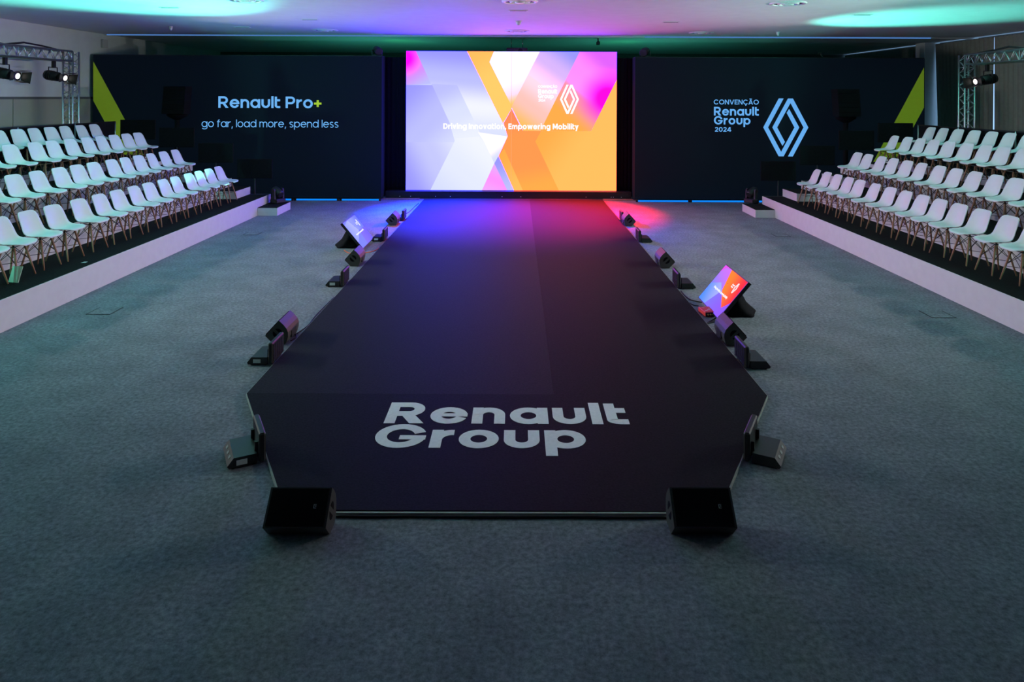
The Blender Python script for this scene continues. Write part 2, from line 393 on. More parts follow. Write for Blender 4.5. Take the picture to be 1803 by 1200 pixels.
# ------------------------------------------------------------------ ceiling fittings
M_diff = mat('diffuser_white', (.7, .72, .72), .35, .03, 20); M_dark = mat('diffuser_slot', (.04, .04, .045), .6, .1, 20)
def diffuser(x, y, label):
    e = empty('ceiling_diffuser', (x, y, CH), 0, label, 'air diffuser', 'round air diffusers in the ceiling')
    def ringm(r0, r1, z0, z1, n=40):
        mb = MB(); mb.loft([[(r*math.cos(2*math.pi*k/n), r*math.sin(2*math.pi*k/n), z) for k in range(n)] for r, z in ((r1, 0), (r1, z0), (r1-.02, z1), (r0, z1), (r0, 0))], False, False, True); return mb
    ringm(.27, .34, -.006, -.022).build('outer_ring', M_diff, e)
    ringm(.16, .20, -.006, -.03).build('inner_ring', M_diff, e)
    MB().loft([[(r*math.cos(2*math.pi*k/24), r*math.sin(2*math.pi*k/24), z) for k in range(24)] for r, z in ((.27, -.001), (.27, -.004))]).build('slot_plate', M_dark, e)
    MB().loft([[(r*math.cos(2*math.pi*k/20), r*math.sin(2*math.pi*k/20), z) for k in range(20)] for r, z in ((.10, -.004), (.10, -.03), (.06, -.045))], smooth=True).build('centre_cap', M_diff, e)
for x, y, l in ((-5.05, 13.06, 'round air diffuser at the top edge of the photo, left one'), (.05, 13.06, 'round air diffuser at the top edge of the photo, middle one'),
                (5.08, 13.2, 'round air diffuser at the top edge of the photo, right one'), (-5.15, 18.9, 'round air diffuser in ceiling near the left dark wall'),
                (0, 18.9, 'round air diffuser in ceiling right in front of bright screen'), (5.03, 19.2, 'round air diffuser in ceiling near the right dark wall')):
    diffuser(x, y, l)
def dome(x, y, r, label, name='smoke_detector', cat='smoke detector'):
    e = empty(name, (x, y, CH), 0, label, cat)
    MB().loft([[(q*math.cos(2*math.pi*k/20), q*math.sin(2*math.pi*k/20), z) for k in range(20)] for q, z in ((r, 0), (r, -.02))]).build('base', M_diff, e)
    MB().loft([[(q*math.cos(2*math.pi*k/20), q*math.sin(2*math.pi*k/20), z) for k in range(20)] for q, z in ((r*.8, -.02), (r*.75, -.06), (r*.5, -.095), (r*.15, -.105))], smooth=True).build('sensor_head', M_diff, e)
dome(.03, 16.47, .075, 'small round detector on ceiling before the bright screen'); dome(-8.9, 18.1, .05, 'small pale detector on the ceiling over the left stand')
dome(7.0, 18.9, .05, 'small pale detector on the ceiling over the right stand')
for x, y, l in ((-4.8, 16.3, 'thin ceiling slot plate left of the detector'), (3.6, 16.5, 'thin ceiling slot plate right of the detector'), (-7.0, 14.2, 'thin ceiling slot plate in the teal pool, upper left'),
                (7.3, 14.9, 'thin ceiling slot plate in the teal pool, upper right'), (-7.1, 18.2, 'thin ceiling slot plate above the left speaker stack'), (.02, 14.45, 'thin ceiling slot plate between detector and middle diffuser')):
    e = empty('ceiling_plate', (x, y, CH), 0, l, 'ceiling plate', 'ceiling slot plates')
    MB().cbox(-.2, .2, -.06, .06, -.012, 0, .004).build('plate', M_diff, e); MB().box(-.17, .17, -.015, .015, -.016, -.012).build('slot', M_dark, e)
# projector hung above the screen
e = empty('ceiling_projector', (0, 21.3, CH), 0, 'dark projector hanging from the ceiling above the bright screen', 'projector')
MB().cbox(-.32, .32, -.25, .25, -.50, -.30, .03).build('body', mat('projector_grey', (.12, .12, .12), .5, .1, 30), e)
for sx in (-1, 1): MB().tube([(sx*.17, 0, 0), (sx*.17, 0, -.3)], .014, 8).build('mount_rod', M_alu, e)
MB().box(-.24, .24, -.1, .1, -.02, 0).build('mount_plate', M_alu, e)
MB().tube([(.1, -.25, -.4), (.1, -.30, -.4)], .07, 16).build('lens', M_black, e)
for px, py, l, nm in ((1053, 74, 'tiny black camera on the ceiling right of the projector', 'ceiling_camera'),):
    p = ony(px, py, 21.2); e = empty(nm, (p.x, 21.2, CH), 0, l, 'camera')
    MB().tube([(0, 0, 0), (0, 0, -.1)], .02, 8).build('stem', M_black, e); MB().cbox(-.05, .05, -.1, .06, -.2, -.1, .015).build('body', M_black, e)

# ------------------------------------------------------------------ bright LED screen
SY = 20.30
q0 = ony(714.5, 334.5, SY); q1 = ony(1086, 91.5, SY)
SX0, SX1, SZ0, SZ1 = q0.x, q1.x, .215, 4.215
scr = empty('led_screen', (0, SY, 0), 0, 'huge bright LED screen with lavender and orange shapes at the runway end', 'screen')
MB().box(SX0-.01, SX1+.01, .01, .16, SZ0-.01, SZ1+.01).build('cabinet', M_led_frame, scr)
MB().box(SX0-.55, SX1+.40, -.20, .14, 0, SZ0-.012).build('plinth', M_led_frame, scr)
for px in (704, 723, 767, 793, 884, 917, 1032, 1076, 1080, 1094):
    p = ony(px, 346, SY-.2); MB().tube([(p.x, -.2, .06), (p.x, -.212, .06)], .012, 8).build('plinth_bolt', M_sticker, scr)
def led(cx, cy):   # picture coordinates measured on the screen face (0..1285, 0..850)
    return (SX0 + (SX1-SX0)*(cx-260)/1285, SZ1 - (SZ1-SZ0)*(cy-105)/850)
LEDK = 1.0
def lum(c, boost=1.0):
    l = list(s2l(c))
    return tuple((v*boost if s >= 250 else v) for v, s in zip(l, c))
BO, RO = 16.5, 5.6
VIO = (.36, .35, BO); LAV = (.56, .58, BO); PALE = (.78, .83, BO*.9); MAG = (3.6, .02, BO*.5); PINK = (1.1, .32, BO*.5)
WHT = (1.3, 1.15, 3.0); ORG = (RO, .46, .08); AMB = (RO, .58, .13); YEL = (RO*.8, .68, .16); DOR = (RO*.95, .36, .09); SAL = (RO*.5, .62, .55)
art = [
 ([(260,105),(1545,105),(1545,955),(260,955)], (300,105), (900,700), [LAV, PALE, (.94,.97,BO*.7)]),
 ([(260,105),(318,105),(415,305),(260,312)], (255,120), (380,320), [(.95,.2,BO*.5), (.75,.30,BO*.7), LAV], ((250,150), .6, (2.2,.004,BO*.4))),
 ([(318,105),(630,105),(850,545),(880,625),(825,745),(560,625)], (600,110), (560,600), [VIO, LAV, (.98,1,BO*.4), PALE]),
 ([(260,312),(570,312),(740,662),(260,662)], (280,300), (640,660), [VIO, LAV, PALE]),
 ([(415,305),(570,312),(740,662),(560,662),(525,540)], (500,320), (640,640), [LAV, PALE, (.92,.96,BO*.6)]),
 ([(260,662),(740,662),(800,790),(725,955),(260,955)], (260,900), (640,700), [VIO, (.62,.64,BO), (.86,.9,BO*.8)]),
 ([(565,640),(705,625),(740,662),(800,790),(725,955),(410,955)], (420,955), (700,640), [(.74,.80,BO*.9), (.86,.91,BO*.8), (.97,1,BO*.5)]),
 ([(740,662),(700,600),(880,625),(825,745),(800,790)], (760,640), (830,740), [WHT, WHT, PALE]),
 ([(800,790),(880,955),(725,955)], (740,955), (810,800), [(1.0,.42,2.6), PINK, (.9,.45,2.8)]),
 ([(800,790),(825,745),(920,955),(880,955)], (880,955), (820,760), [LAV, VIO]),
 ([(630,105),(795,105),(768,170),(905,440),(905,455),(852,548)], (650,120), (880,500), [AMB, YEL, YEL]),
 ([(795,105),(1075,105),(905,440),(768,170)], (800,105), (905,440), [WHT, WHT, YEL]),
 ([(1075,105),(1318,105),(1085,590),(975,590),(905,450),(905,440)], (1280,120), (960,560), [VIO, (.78,.52,BO*.4), (1.6,.80,.95), SAL, AMB]),
 ([(1318,105),(1545,105),(1545,275),(1390,590),(1080,590)], (1500,180), (1120,590), [(.85,.14,BO*.5), (1.3,.30,BO*.35), (RO*.4,.34,.42), ORG, ORG], ((1490,390), 1.0, (2.6,.004,.85))),
 ([(905,455),(950,545),(975,590),(1085,590),(1050,655),(1195,955),(920,955),(825,745),(880,625),(855,545)], (905,470), (1000,955), [(RO*.9,.28,.12), DOR, DOR, ORG]),
 ([(825,745),(920,955),(975,955),(860,700)], (830,740), (950,955), [ORG, AMB]),
 ([(1545,275),(1545,955),(1195,955),(1050,655),(1085,590),(1390,590)], (1080,600), (1545,900), [ORG, AMB, AMB]),
]

for i, (poly, a, b, cols, *hot) in enumerate(art):
    pts = [led(*p) for p in poly]; d = -.0004*i
    A, B = led(*a), led(*b)
    m = grad_emis('screen_picture', (A[0], 0, A[1]), (B[0], 0, B[1]), cols, LEDK, ((led(*hot[0][0])[0], 0, led(*hot[0][0])[1]), hot[0][1], hot[0][2]) if hot else None)
    MB().add([(x, d, z) for x, z in pts], [list(range(len(pts)))]).build('screen_image', m, scr)
p0 = led(903, 955); MB().box(p0[0]-.004, p0[0]+.004, -.009, -.008, SZ0, SZ1).build('screen_seam', emis('screen_seam', (1.6, .8, .4), .6), scr)
d0 = -.010
def led_text(text, cx0, cx1, base, cap, weight, gap):
    a = led(cx0, base); b = led(cx1, base); hh = (SZ1-SZ0)*cap/850
    letters(text, 0, b[0]-a[0], lambda u, v, t: (a[0]+u, d0-t, a[1]+v), M_white_led, scr, weight, gap, .001, None, hh)
led_text('Driving Innovation, Empowering Mobility', 488, 1313, 580, 34, .2, .12)
led_text('CONVENÇÃO', 1066, 1182, 326, 15, .17, .12); led_text('Renault', 1066, 1182, 362, 28, .22, .1); led_text('Group', 1066, 1160, 391, 28, .22, .1); led_text('2024', 1068, 1110, 410, 14, .18, .12)
EMB1 = [(1155,190),(1225,190),(1002,608),(1192,960),(1383,608),(1270,398),(1305,342),(1452,608),(1228,1025),(1157,1025),(933,608)]
EMB2 = [(2516-x, 1216-y) for x, y in EMB1]
def emblem(fn, m, parent):
    for P in (EMB1, EMB2):
        mb = MB(); n = len(P)
        mb.add([fn((x-1258)/650, (608-y)/835, t) for t in (0, .004) for x, y in P], [list(range(n)), list(range(2*n-1, n-1, -1))] + [(j, (j+1) % n, n+(j+1) % n, n+j) for j in range(n)])
        mb.build('diamond_emblem', m, parent)
ec = led(1257, 396); ew = (SX1-SX0)*115/1285; eh = (SZ1-SZ0)*178/850
emblem(lambda u, v, t: (ec[0]+u*ew, d0-t, ec[1]+v*eh), M_white_led, scr)
# black masking drapes either side of the screen
def drape(x0, x1, y, z1, label, ):
    n = 14; rows = []
    for z in (0.01, z1):
        rows.append([(x0+(x1-x0)*i/n, y+.03*math.sin(i*2.1), z) for i in range(n+1)])
    back = [[(x, yy+.012, z) for x, yy, z in r] for r in rows]
    mb = MB(); mb.loft(rows, False, False, True, closed=False); mb.loft([list(reversed(r)) for r in back], False, False, True, closed=False)
    tag(mb.build('masking_drape', M_blackmat), label, 'drape')
drape(-3.85, SX0-.03, 20.51, 4.05, 'black drape filling the gap left of the bright screen')
drape(SX1+.03, 3.40, 20.51, 4.05, 'black drape filling the gap right of the bright screen')
# thin wooden threshold strips before the plinth
for a, b, l in ((-3.78, -2.75, 'thin wooden threshold strip left of the runway end'), (2.46, 3.30, 'thin wooden threshold strip right of the runway end')):
    tag(MB().cbox(a, b, 19.86, 20.06, 0, .02, .004).build('threshold_strip', mat('plywood', (.30, .20, .13), .6, .2, 20)), l, 'threshold')

# ------------------------------------------------------------------ dark side walls
WY = 19.75; WT = 4.03
def side_wall(x0, x1, label):
    e = empty('led_side_wall', (0, WY, 0), 0, label, 'display wall')
    MB().box(x0, x1, 0, .45, .06, WT).build('panel', M_wallpanel, e)
    MB().box(x0, x1, .02, .43, WT, WT+.02).build('top_rail', M_black, e)
    n = max(2, int(round((x1-x0)/2)))
    for k in range(n):
        cx = x0+.2+(x1-x0-.4)*k/(n-1)
        MB().box(cx-.08, cx+.08, .06, .4, 0, .06).build('foot', M_black, e)
    return e
LWx0, LWx1 = ony(163.5, 200, WY).x, ony(672, 200, WY).x
RWx0, RWx1 = ony(1118, 200, WY).x, ony(1628, 200, WY).x
lw = side_wall(LWx0, LWx1, 'dark navy display wall left of the screen reading Renault Pro+')
rw = side_wall(RWx0, RWx1, 'dark navy display wall right of the screen reading Convenção Renault Group 2024')
def wall_text(e, text, px0, px1, pbase, ptop, weight, gap, m, colors=None):
    a = ony(px0, pbase, WY-.001); b = ony(px1, pbase, WY-.001); hh = (pbase-ptop)*WY/F
    letters(text, 0, b.x-a.x, lambda u, v, t: (a.x+u, -.001-t, a.z+v), m, e, weight, gap, .004, colors, hh)
wall_text(lw, 'Renault Pro+', 384.5, 566, 189.6, 169.4, .178, .10, M_text_blue, {'+': M_text_green})
wall_text(lw, 'go far, load more, spend less', 355, 596, 223.5, 210.3, .105, .10, M_text_blue)
wall_text(rw, 'CONVENÇÃO', 1256.7, 1336, 183.6, 175.2, .16, .11, M_text_cool)
wall_text(rw, 'Renault', 1257, 1336, 203.2, 188, .195, .11, M_text_cool)
wall_text(rw, 'Group', 1257, 1321.3, 218.9, 204.2, .195, .11, M_text_cool)
wall_text(rw, '2024', 1258.5, 1287.5, 231.7, 223.5, .18, .10, M_text_cool)
c = ony(1383.5, 224.2, WY)
emblem(lambda u, v, t: (c.x+u*650/8.195*WY/F, -.001-t, c.z+v*835/8.195*WY/F), M_text_cool, rw)
M_lime = mat('lime_wall_graphic', (.30, .42, .03), .6, .03, 10, emit=(.32, .52, .02), estr=.20)
def band(e, pix):
    P = [ony(x, y, WY) for x, y in pix]; n = len(P)
    MB().add([(p.x, -.001-t, p.z) for t in (.003, 0) for p in P], [list(range(n-1, -1, -1)), list(range(n, 2*n))] + [(j, (j+1) % n, n+(j+1) % n, n+j) for j in range(n)]).build('lime_band', M_lime, e)
band(lw, [(164.3, 108), (164.3, 177), (250, 335), (289, 338)])
band(rw, [(1626.8, 118.8), (1509, 338), (1547, 338), (1626.8, 189)])
# fixtures standing on top of the side walls
for px, l, s in ((664, 'small black lamp on top of the left dark wall by the screen', 1), (1136, 'small black lamp on top of the right dark wall by the screen', -1)):
    p = ony(px, 98, WY+.2); e = empty('wall_top_lamp', (p.x, WY+.2, WT+.02), 0, l, 'lamp')
    MB().box(-.12, .12, -.08, .08, 0, .03).build('foot', M_black, e)
    yk = MB(); yk.box(-.15, -.13, -.03, .03, .03, .17).box(.13, .15, -.03, .03, .03, .17); yk.build('yoke', M_black, e)
    d_ = Vector((s*.42, -.72, -.28)).normalized(); b_ = Vector((0, 0, .16))
    MB().tube([b_-d_*.12, b_-d_*.09, b_+d_*.05, b_+d_*.16, b_+d_*.17], [.07, .105, .115, .115, .10], 14).build('lamp_head', M_black, e)
p = ony(1446, 101, WY+.2); e = empty('wall_top_lamp', (p.x, WY+.2, WT+.02), 0, 'tiny black clamp sticking up on the right dark wall\'s top edge', 'lamp')
MB().tube([(.06, 0, 0), (-.04, 0, .14)], .022, 8).build('stem', M_black, e); MB().box(-.09, .0, -.03, .03, .10, .15).build('lamp_head', M_black, e)
# blue glow tubes lying under the side walls
M_blue = emis('blue_tube_glow', (.005, .24, 1.0), 1.1)
def tube_light(px0, px1, label):
    a, b = onz(px0, 357, .02), onz(px1, 357.5, .02); y = 19.60
    e = empty('blue_light_tube', (0, y, 0), 0, label, 'light tube', 'blue light tubes under the side walls')
    k = y/F
    x0, x1 = (px0-VX)*k, (px1-VX)*k
    MB().tube([(x0, 0, .03), (x1, 0, .03)], .022, 10).build('glow_tube', M_blue, e)
    for x in (x0-.03, x1+.03): MB().cbox(x-.03, x+.03, -.028, .028, .002, .06, .008).build('end_cap', M_black, e)
tube_light(502, 514, 'short blue light tube by the left moving head')
tube_light(523, 594, 'blue light tube under left dark wall, nearer the stand'); tube_light(603, 668, 'blue light tube under left dark wall, nearer the runway')
tube_light(1124, 1212, 'blue light tube under right dark wall, nearer the runway'); tube_light(1219, 1312, 'blue light tube under right dark wall, nearer the stand')
tube_light(1336, 1345, 'short blue light tube by the right moving head')

# ------------------------------------------------------------------ runway
YE = 19.84
a = onz(432, 698.5); b = onz(1351, 700); f0 = onz(500, 908); f1 = onz(1268, 910); g0 = onz(740, 354); g1 = onz(1064, 356)
XA, XB = a.x, b.x; YA = (a.y+b.y)/2
run = empty('stage_runway', (0, 0, 0), 0, 'long black carpeted runway with white lettering leading to the screen', 'runway')
outline = [(XA, YE), (XA, YA), (f0.x, f0.y), (f1.x, f1.y), (XB, YA), (XB, YE)]
TH = .030
MB().prism(outline, lambda u, v, t: (u, v, t), 0, TH-.006).build('edge_board', M_edge, run)
SEAM = .37
def patch(poly, m): MB().prism(poly, lambda u, v, t: (u, v, t), TH-.006, TH).build('carpet_strip', m, run)
i_ = .008
patch([(XA+i_, YE), (XA+i_, YA+.0004), (SEAM-.0004, YA+.0004), (SEAM-.0004, YE)], M_run)
patch([(SEAM+.0004, YE), (SEAM+.0004, YA+.0004), (XB-i_, YA+.0004), (XB-i_, YE)], M_run2)
patch([(XA+i_, YA-.0004), (f0.x+i_*.5, f0.y+.02), (f1.x-i_*.5, f1.y+.02), (XB-i_, YA-.0004)], M_run2)
for text, pl, pr, pb, pt in (('Renault', 674.8, 1108.8, 745.7, 709.2), ('Group', 660.0, 1031.5, 788.4, 747.5)):
    A = onz(pl, pb, TH); B = onz(pr, pb, TH)
    if text == 'Group': A.x = onz(660, 769.5, TH).x; B.x = onz(1031, 772, TH).x
    T = onz((pl+pr)/2, pt, TH); y0 = (A.y+B.y)/2
    letters(text, 0, B.x-A.x, lambda u, v, t: (A.x+u, y0+v, TH+t), M_print, run, .225, .10, .0015, None, T.y-y0)

# ------------------------------------------------------------------ seating decks
DX = [6.28, 7.28, 8.28, 9.28, 10.28]; DZ = [.40, .80, 1.19, 1.39]; DY0, DY1 = 4.6, 18.0
TN = ['lowest', 'second lowest', 'second highest', 'highest']
def deck(side, k):
    sx = -1 if side == 'left' else 1
    e = empty('seating_deck', (0, 0, 0), 0, f'{TN[k]} black-topped seating deck with white front, {side} stand', 'deck', 'stepped seating decks')
    def bx(x0, x1, y0, y1, z0, z1): return MB().box(min(sx*x0, sx*x1), max(sx*x0, sx*x1), y0, y1, z0, z1)
    x0, x1, z = DX[k], DX[k+1], DZ[k]; zb = DZ[k-1]+.001 if k else 0
    bx(x0+.012, x1+(.012 if k < 3 else 0), DY0+.012, DY1-.012, z-.04, z).build('deck_top', M_deck, e)
    bx(x0, x0+.012, DY0, DY1, zb, z).build('front_fascia', M_white, e)
    bx(x0+.012, x1, DY0, DY0+.012, 0, z).build('end_fascia', M_white, e)
    bx(x0+.012, x1, DY1-.012, DY1, 0, z).build('end_fascia', M_white, e)
    y = DY0+.5
    while y < DY1:
        bx(x0+.06, x0+.11, y, y+.05, 0, z-.04).build('leg', M_alu, e); y += 2.1
def step(side, k):
    sx = -1 if side == 'left' else 1
    zb = 0 if k == 0 else DZ[k-1]; h = (DZ[0] if k == 0 else DZ[k]-DZ[k-1])/2
    xr = DX[k]; xf = xr-.48
    names = ['on the floor before the lowest deck', 'on the lowest deck', 'on the second lowest deck', 'on the second highest deck']
    e = empty('step_box', (0, 0, 0), 0, f'low white step box with black top {names[k]}, {side} stand', 'step', 'white step boxes')
    lo, hi = sorted((sx*xf, sx*(xr-.004))); yn = 17.08 if k < 3 else 17.24
    MB().box(lo, hi, yn, 18.08 if k == 0 else 17.99, zb+.001, zb+h-.012).build('body', M_white, e)
    MB().box(lo+.006, hi-.006, yn+.006, 18.074 if k == 0 else 17.984, zb+h-.012, zb+h).build('top', M_deck, e)
for side in ('left', 'right'):
    for k in range(4): deck(side, k)
    for k in range(4): step(side, k)

# back guard fence and end guards
def fence(side):
    sx = -1 if side == 'left' else 1
    e = empty('back_guard_fence', (sx*10.24, 0, DZ[3]), 0, f'black cloth-covered guard fence behind the {side} stand\'s highest chairs', 'fence')
    posts = [18.18-.0+(-1.87)*k for k in range(8)]
    for i, y in enumerate(posts):
        y = min(y, 17.95) if i == 0 else y
        MB().tube([(0, y, 0), (0, y, .85)], .022, 8).build('post', M_alu, e)
        if i < 7: MB().box(-.012, .012, posts[i+1]+.07, y-.02, .03, .84).build('cloth_panel', M_blackmat, e)
    MB().tube([(0, posts[-1], .84), (0, 17.95, .84)], .018, 8).build('top_rail', M_black, e)
fence('left'); fence('right')
def guard(side, k):
    sx = -1 if side == 'left' else 1
    cx = sx*(DX[k]+.43); y = 18.06; d = DZ[k]
    e = empty('end_guard', (cx, y, 0), 0, f'black guard panel at the far end of the {TN[k]} deck, {side} stand', 'guard panel', 'black guard panels at the deck ends')
    MB().cbox(-.45, .45, -.02, .02, d+.39, d+.89, .008).build('panel', M_blackmat, e)
    MB().tube([(0, .0, .012), (0, .0, d+.40)], .018, 8).build('post', M_black, e)
    MB().cbox(-.12, .12, -.06, .06, .0, .014, .004).build('foot_plate', M_black, e)
for side in ('left', 'right'):
    for k in range(4): guard(side, k)

# ------------------------------------------------------------------ chairs
def chair_shell():
    # side profile: (forward, up, half width, edge lift forward, edge lift up)
    prof = [(.185, .452, .10, 0, .000), (.181, .468, .142, 0, .003), (.165, .478, .178, 0, .006), (.13, .482, .207, 0, .010), (.095, .482, .222, 0, .014), (.04, .477, .231, 0, .022), (-.03, .468, .232, .006, .030),
            (-.09, .463, .230, .018, .044), (-.135, .470, .226, .034, .046), (-.172, .492, .221, .050, .036), (-.196, .530, .216, .056, .020), (-.211, .58, .211, .052, .009), (-.223, .64, .206, .043, .004),
            (-.238, .70, .200, .034, 0), (-.256, .76, .190, .026, 0), (-.273, .797, .172, .020, 0), (-.283, .815, .145, .015, 0), (-.288, .822, .105, .010, 0)]
    nU = 12; top = []
    for f, z, hw, lf, lz in prof:
        row = []
        for j in range(nU+1):
            s = -1+2*j/nU; e = abs(s)**2.2
            row.append(Vector((f + lf*e, hw*s, z + lz*e)))
        top.append(row)
    nP = len(prof); th = .009
    # normals
    bot = []
    for i in range(nP):
        row = []
        for j in range(nU+1):
            du = top[min(i+1, nP-1)][j]-top[max(i-1, 0)][j]; dv = top[i][min(j+1, nU)]-top[i][max(j-1, 0)]
            n = dv.cross(du); n = n.normalized() if n.length > 1e-9 else Vector((0, 0, 1))
            row.append(top[i][j]+n*th)
        bot.append(row)
    # choose the side that lies under/behind
    if bot[4][6].z > top[4][6].z: bot = [[2*t-b for t, b in zip(rt, rb)] for rt, rb in zip(top, bot)]
    mb = MB(); W = nU+1
    vs = [v for r in top for v in r]+[v for r in bot for v in r]; N = nP*W; fs = []
    for i in range(nP-1):
        for j in range(nU):
            fs.append((i*W+j, (i+1)*W+j, (i+1)*W+j+1, i*W+j+1)); fs.append((N+i*W+j, N+i*W+j+1, N+(i+1)*W+j+1, N+(i+1)*W+j))
    for i in range(nP-1):
        fs.append((i*W, N+i*W, N+(i+1)*W, (i+1)*W)); fs.append((i*W+nU, (i+1)*W+nU, N+(i+1)*W+nU, N+i*W+nU))
    for j in range(nU):
        fs.append((j, j+1, N+j+1, N+j)); k = (nP-1)*W; fs.append((k+j, N+k+j, N+k+j+1, k+j+1))
    mb.add(vs, fs, True); return mb
FEET = {(1, 1): (.135, .185), (1, -1): (.135, -.185), (-1, 1): (-.215, .185), (-1, -1): (-.215, -.185)}
TOPS = {k: (.075*k[0]-.045, .105*k[1]) for k in FEET}
def make_chair():
    e = empty('shell_chair', (0, 0, 0), 0, None, 'chair')
    chair_shell().build('seat_shell', M_shell, e)
    wire = MB()
    lp = lambda k, z: (FEET[k][0]+(TOPS[k][0]-FEET[k][0])*z/.435, FEET[k][1]+(TOPS[k][1]-FEET[k][1])*z/.435, z)
    for k in FEET:
        MB().tube([lp(k, .005), lp(k, .2), lp(k, .42)], [.010, .0145, .0155], 8).build('leg', M_wood, e)
        wire.tube([lp(k, .40), (TOPS[k][0], TOPS[k][1]*1.1, .455)], .009, 6)
    for p, q in (((1, 1), (1, -1)), ((-1, 1), (-1, -1)), ((1, 1), (-1, 1)), ((1, -1), (-1, -1))):
        wire.tube([lp(p, .22), lp(q, .41)], .0042, 5); wire.tube([lp(q, .22), lp(p, .41)], .0042, 5)
    wire.tube([lp((1, 1), .2), lp((-1, -1), .2)], .0042, 5); wire.tube([lp((1, -1), .2), lp((-1, 1), .2)], .0042, 5)
    for p, q in (((1, 1), (1, -1)), ((-1, 1), (-1, -1)), ((1, 1), (-1, 1)), ((1, -1), (-1, -1))): wire.tube([lp(p, .435), lp(q, .435)], .006, 5)
    wire.build('wire_brace', M_wire, e)
    return e
proto = make_chair(); proto_used = [False]
ROWS = {
 ('left', 0): [377, 358, 341, 325, 298, 277.3, 250, 224, 192.5, 160.8, 123, 75.8, 30.5, -20, -76],
 ('left', 1): [300.3, 278.8, 256.7, 233.3, 209.7, 185, 151.3, 122.5, 90, 50, 6.7, -40],
 ('left', 2): [233.3, 213.3, 190, 167.5, 142, 111.3, 78, 48.3, 1.7, -40],
 ('left', 3): [156.2, 132, 101.7, 77.8, 48.3, 18, -18],
 ('right', 0): [1445.8, 1465, 1484, 1504.7, 1524.5, 1551.8, 1579.8, 1607.6, 1638.7, 1669, 1705, 1746.2, 1795.5, 1846],
 ('right', 1): [1519.9, 1537.3, 1561.8, 1583.5, 1609, 1633.6, 1667, 1696.6, 1731, 1769.4, 1806, 1852],
 ('right', 2): [1583.7, 1608, 1631.4, 1656, 1683.7, 1716, 1748.7, 1780.7, 1819, 1861],
 ('right', 3): [1648.4, 1671, 1698, 1727.7, 1758.3, 1790.3, 1825.6],
}
ORD = ['first', 'second', 'third', 'fourth', 'fifth', 'sixth', 'seventh', 'eighth', 'ninth', 'tenth', 'eleventh', 'twelfth', 'thirteenth', 'fourteenth', 'fifteenth', 'sixteenth', 'seventeenth', 'eighteenth']
RN = ['front', 'second', 'third', 'back']
for (side, k), xs in ROWS.items():
    sx = -1 if side == 'left' else 1
    xb = DX[k]+.845
    zt = DZ[k]+.80
    ys = [F*(sx*xb*CA+(zt-H)*SA)/(px-VX) for px in xs]
    for _ in range(30):      # chairs keep a hand's breadth between their seats
        for i in range(len(ys)-1):
            d = ys[i]-ys[i+1]
            if d < .50: ys[i] += (.50-d)/2; ys[i+1] -= (.50-d)/2
    for _ in range(3): ys.append(ys[-1]-.55)      # the rows run on towards the camera
    for i, yn in enumerate(ys):
        o = proto if not proto_used[0] else copy_tree(proto); proto_used[0] = True
        o.location = (sx*(xb-.275), yn+.155, DZ[k]); o.rotation_euler = (0, 0, (0 if sx < 0 else math.pi)+R(random.uniform(-3, 3)))
        tag(o, f'white shell chair on wooden legs, {ORD[i]} from the screen end, {RN[k]} row, {side} stand', 'chair', f'white shell chairs of the {side} stand')

# small loose sheets on the left front deck
p = onz(23, 497, DZ[0]); e = empty('leaning_sheet', (p.x, p.y, DZ[0]), R(-12), 'pale green sheet leaning by a front-row chair leg, left stand', 'sheet')
MB().prism([(0, 0), (.006, 0), (.076, .20), (.07, .20)], lambda u, v, t: (t, u, v), -.08, .08).build('sheet', mat('pale_sheet', (.55, .66, .52), .5, .03, 10), e)
p = onz(148, 462, DZ[0]); tag(MB().add([(p.x-.035, p.y-.03, DZ[0]+.002), (p.x+.03, p.y-.02, DZ[0]+.002), (p.x+.04, p.y+.03, DZ[0]+.006), (p.x-.02, p.y+.04, DZ[0]+.004), (p.x, p.y, DZ[0]+.008)],
    [(0, 1, 4), (1, 2, 4), (2, 3, 4), (3, 0, 4)]).build('paper_scrap', M_sticker), 'tiny white paper scrap on the left front deck', 'paper')

# ------------------------------------------------------------------ line array speakers on stands
M_array = mat('matt_black_cabinet', (.006, .006, .007), .8, .15, 50, spec=.1)
def array(px, side):
    sx = -1 if side == 'left' else 1
    y = 18.75; X = ony(px, 200, y).x
    e = empty('array_speaker', (X, y, 0), 0, f'tall black column of stacked speakers on a thick stand behind the {side} stand', 'speaker', 'stacked speakers on stands')
    MB().cbox(-.42, .42, -.42, .42, 0, .05, .015).build('base_plate', M_black, e)
    MB().tube([(0, 0, .05), (0, 0, 2.28)], .062, 14).build('pole', M_array, e)
    MB().loft([[(r*math.cos(2*math.pi*k/20), .7*r*math.sin(2*math.pi*k/20), z) for k in range(20)] for r, z in ((.08, 2.26), (.26, 2.36), (.28, 2.40), (.20, 2.42))], smooth=True).build('stand_head', M_array, e)
    for j in range(6):
        z0 = 2.42+.122*j; t = -.05*(5-j)*.4
        c_ = MB(); c_.prism([(-.29, 0), (.29, 0), (.29, .12), (-.29, .12)], lambda u, v, s: (u, s+t+(.02 if s > 0 else 0), z0+v), -.16, .2)
        s_ = c_.build('speaker_cabinet', M_array, e)
        g_ = MB(); g_.box(-.27, .27, -.168+t, -.158+t, z0+.012, z0+.108); g_.build('grille', M_grille, s_)
array(312, 'left'); array(1489, 'right')

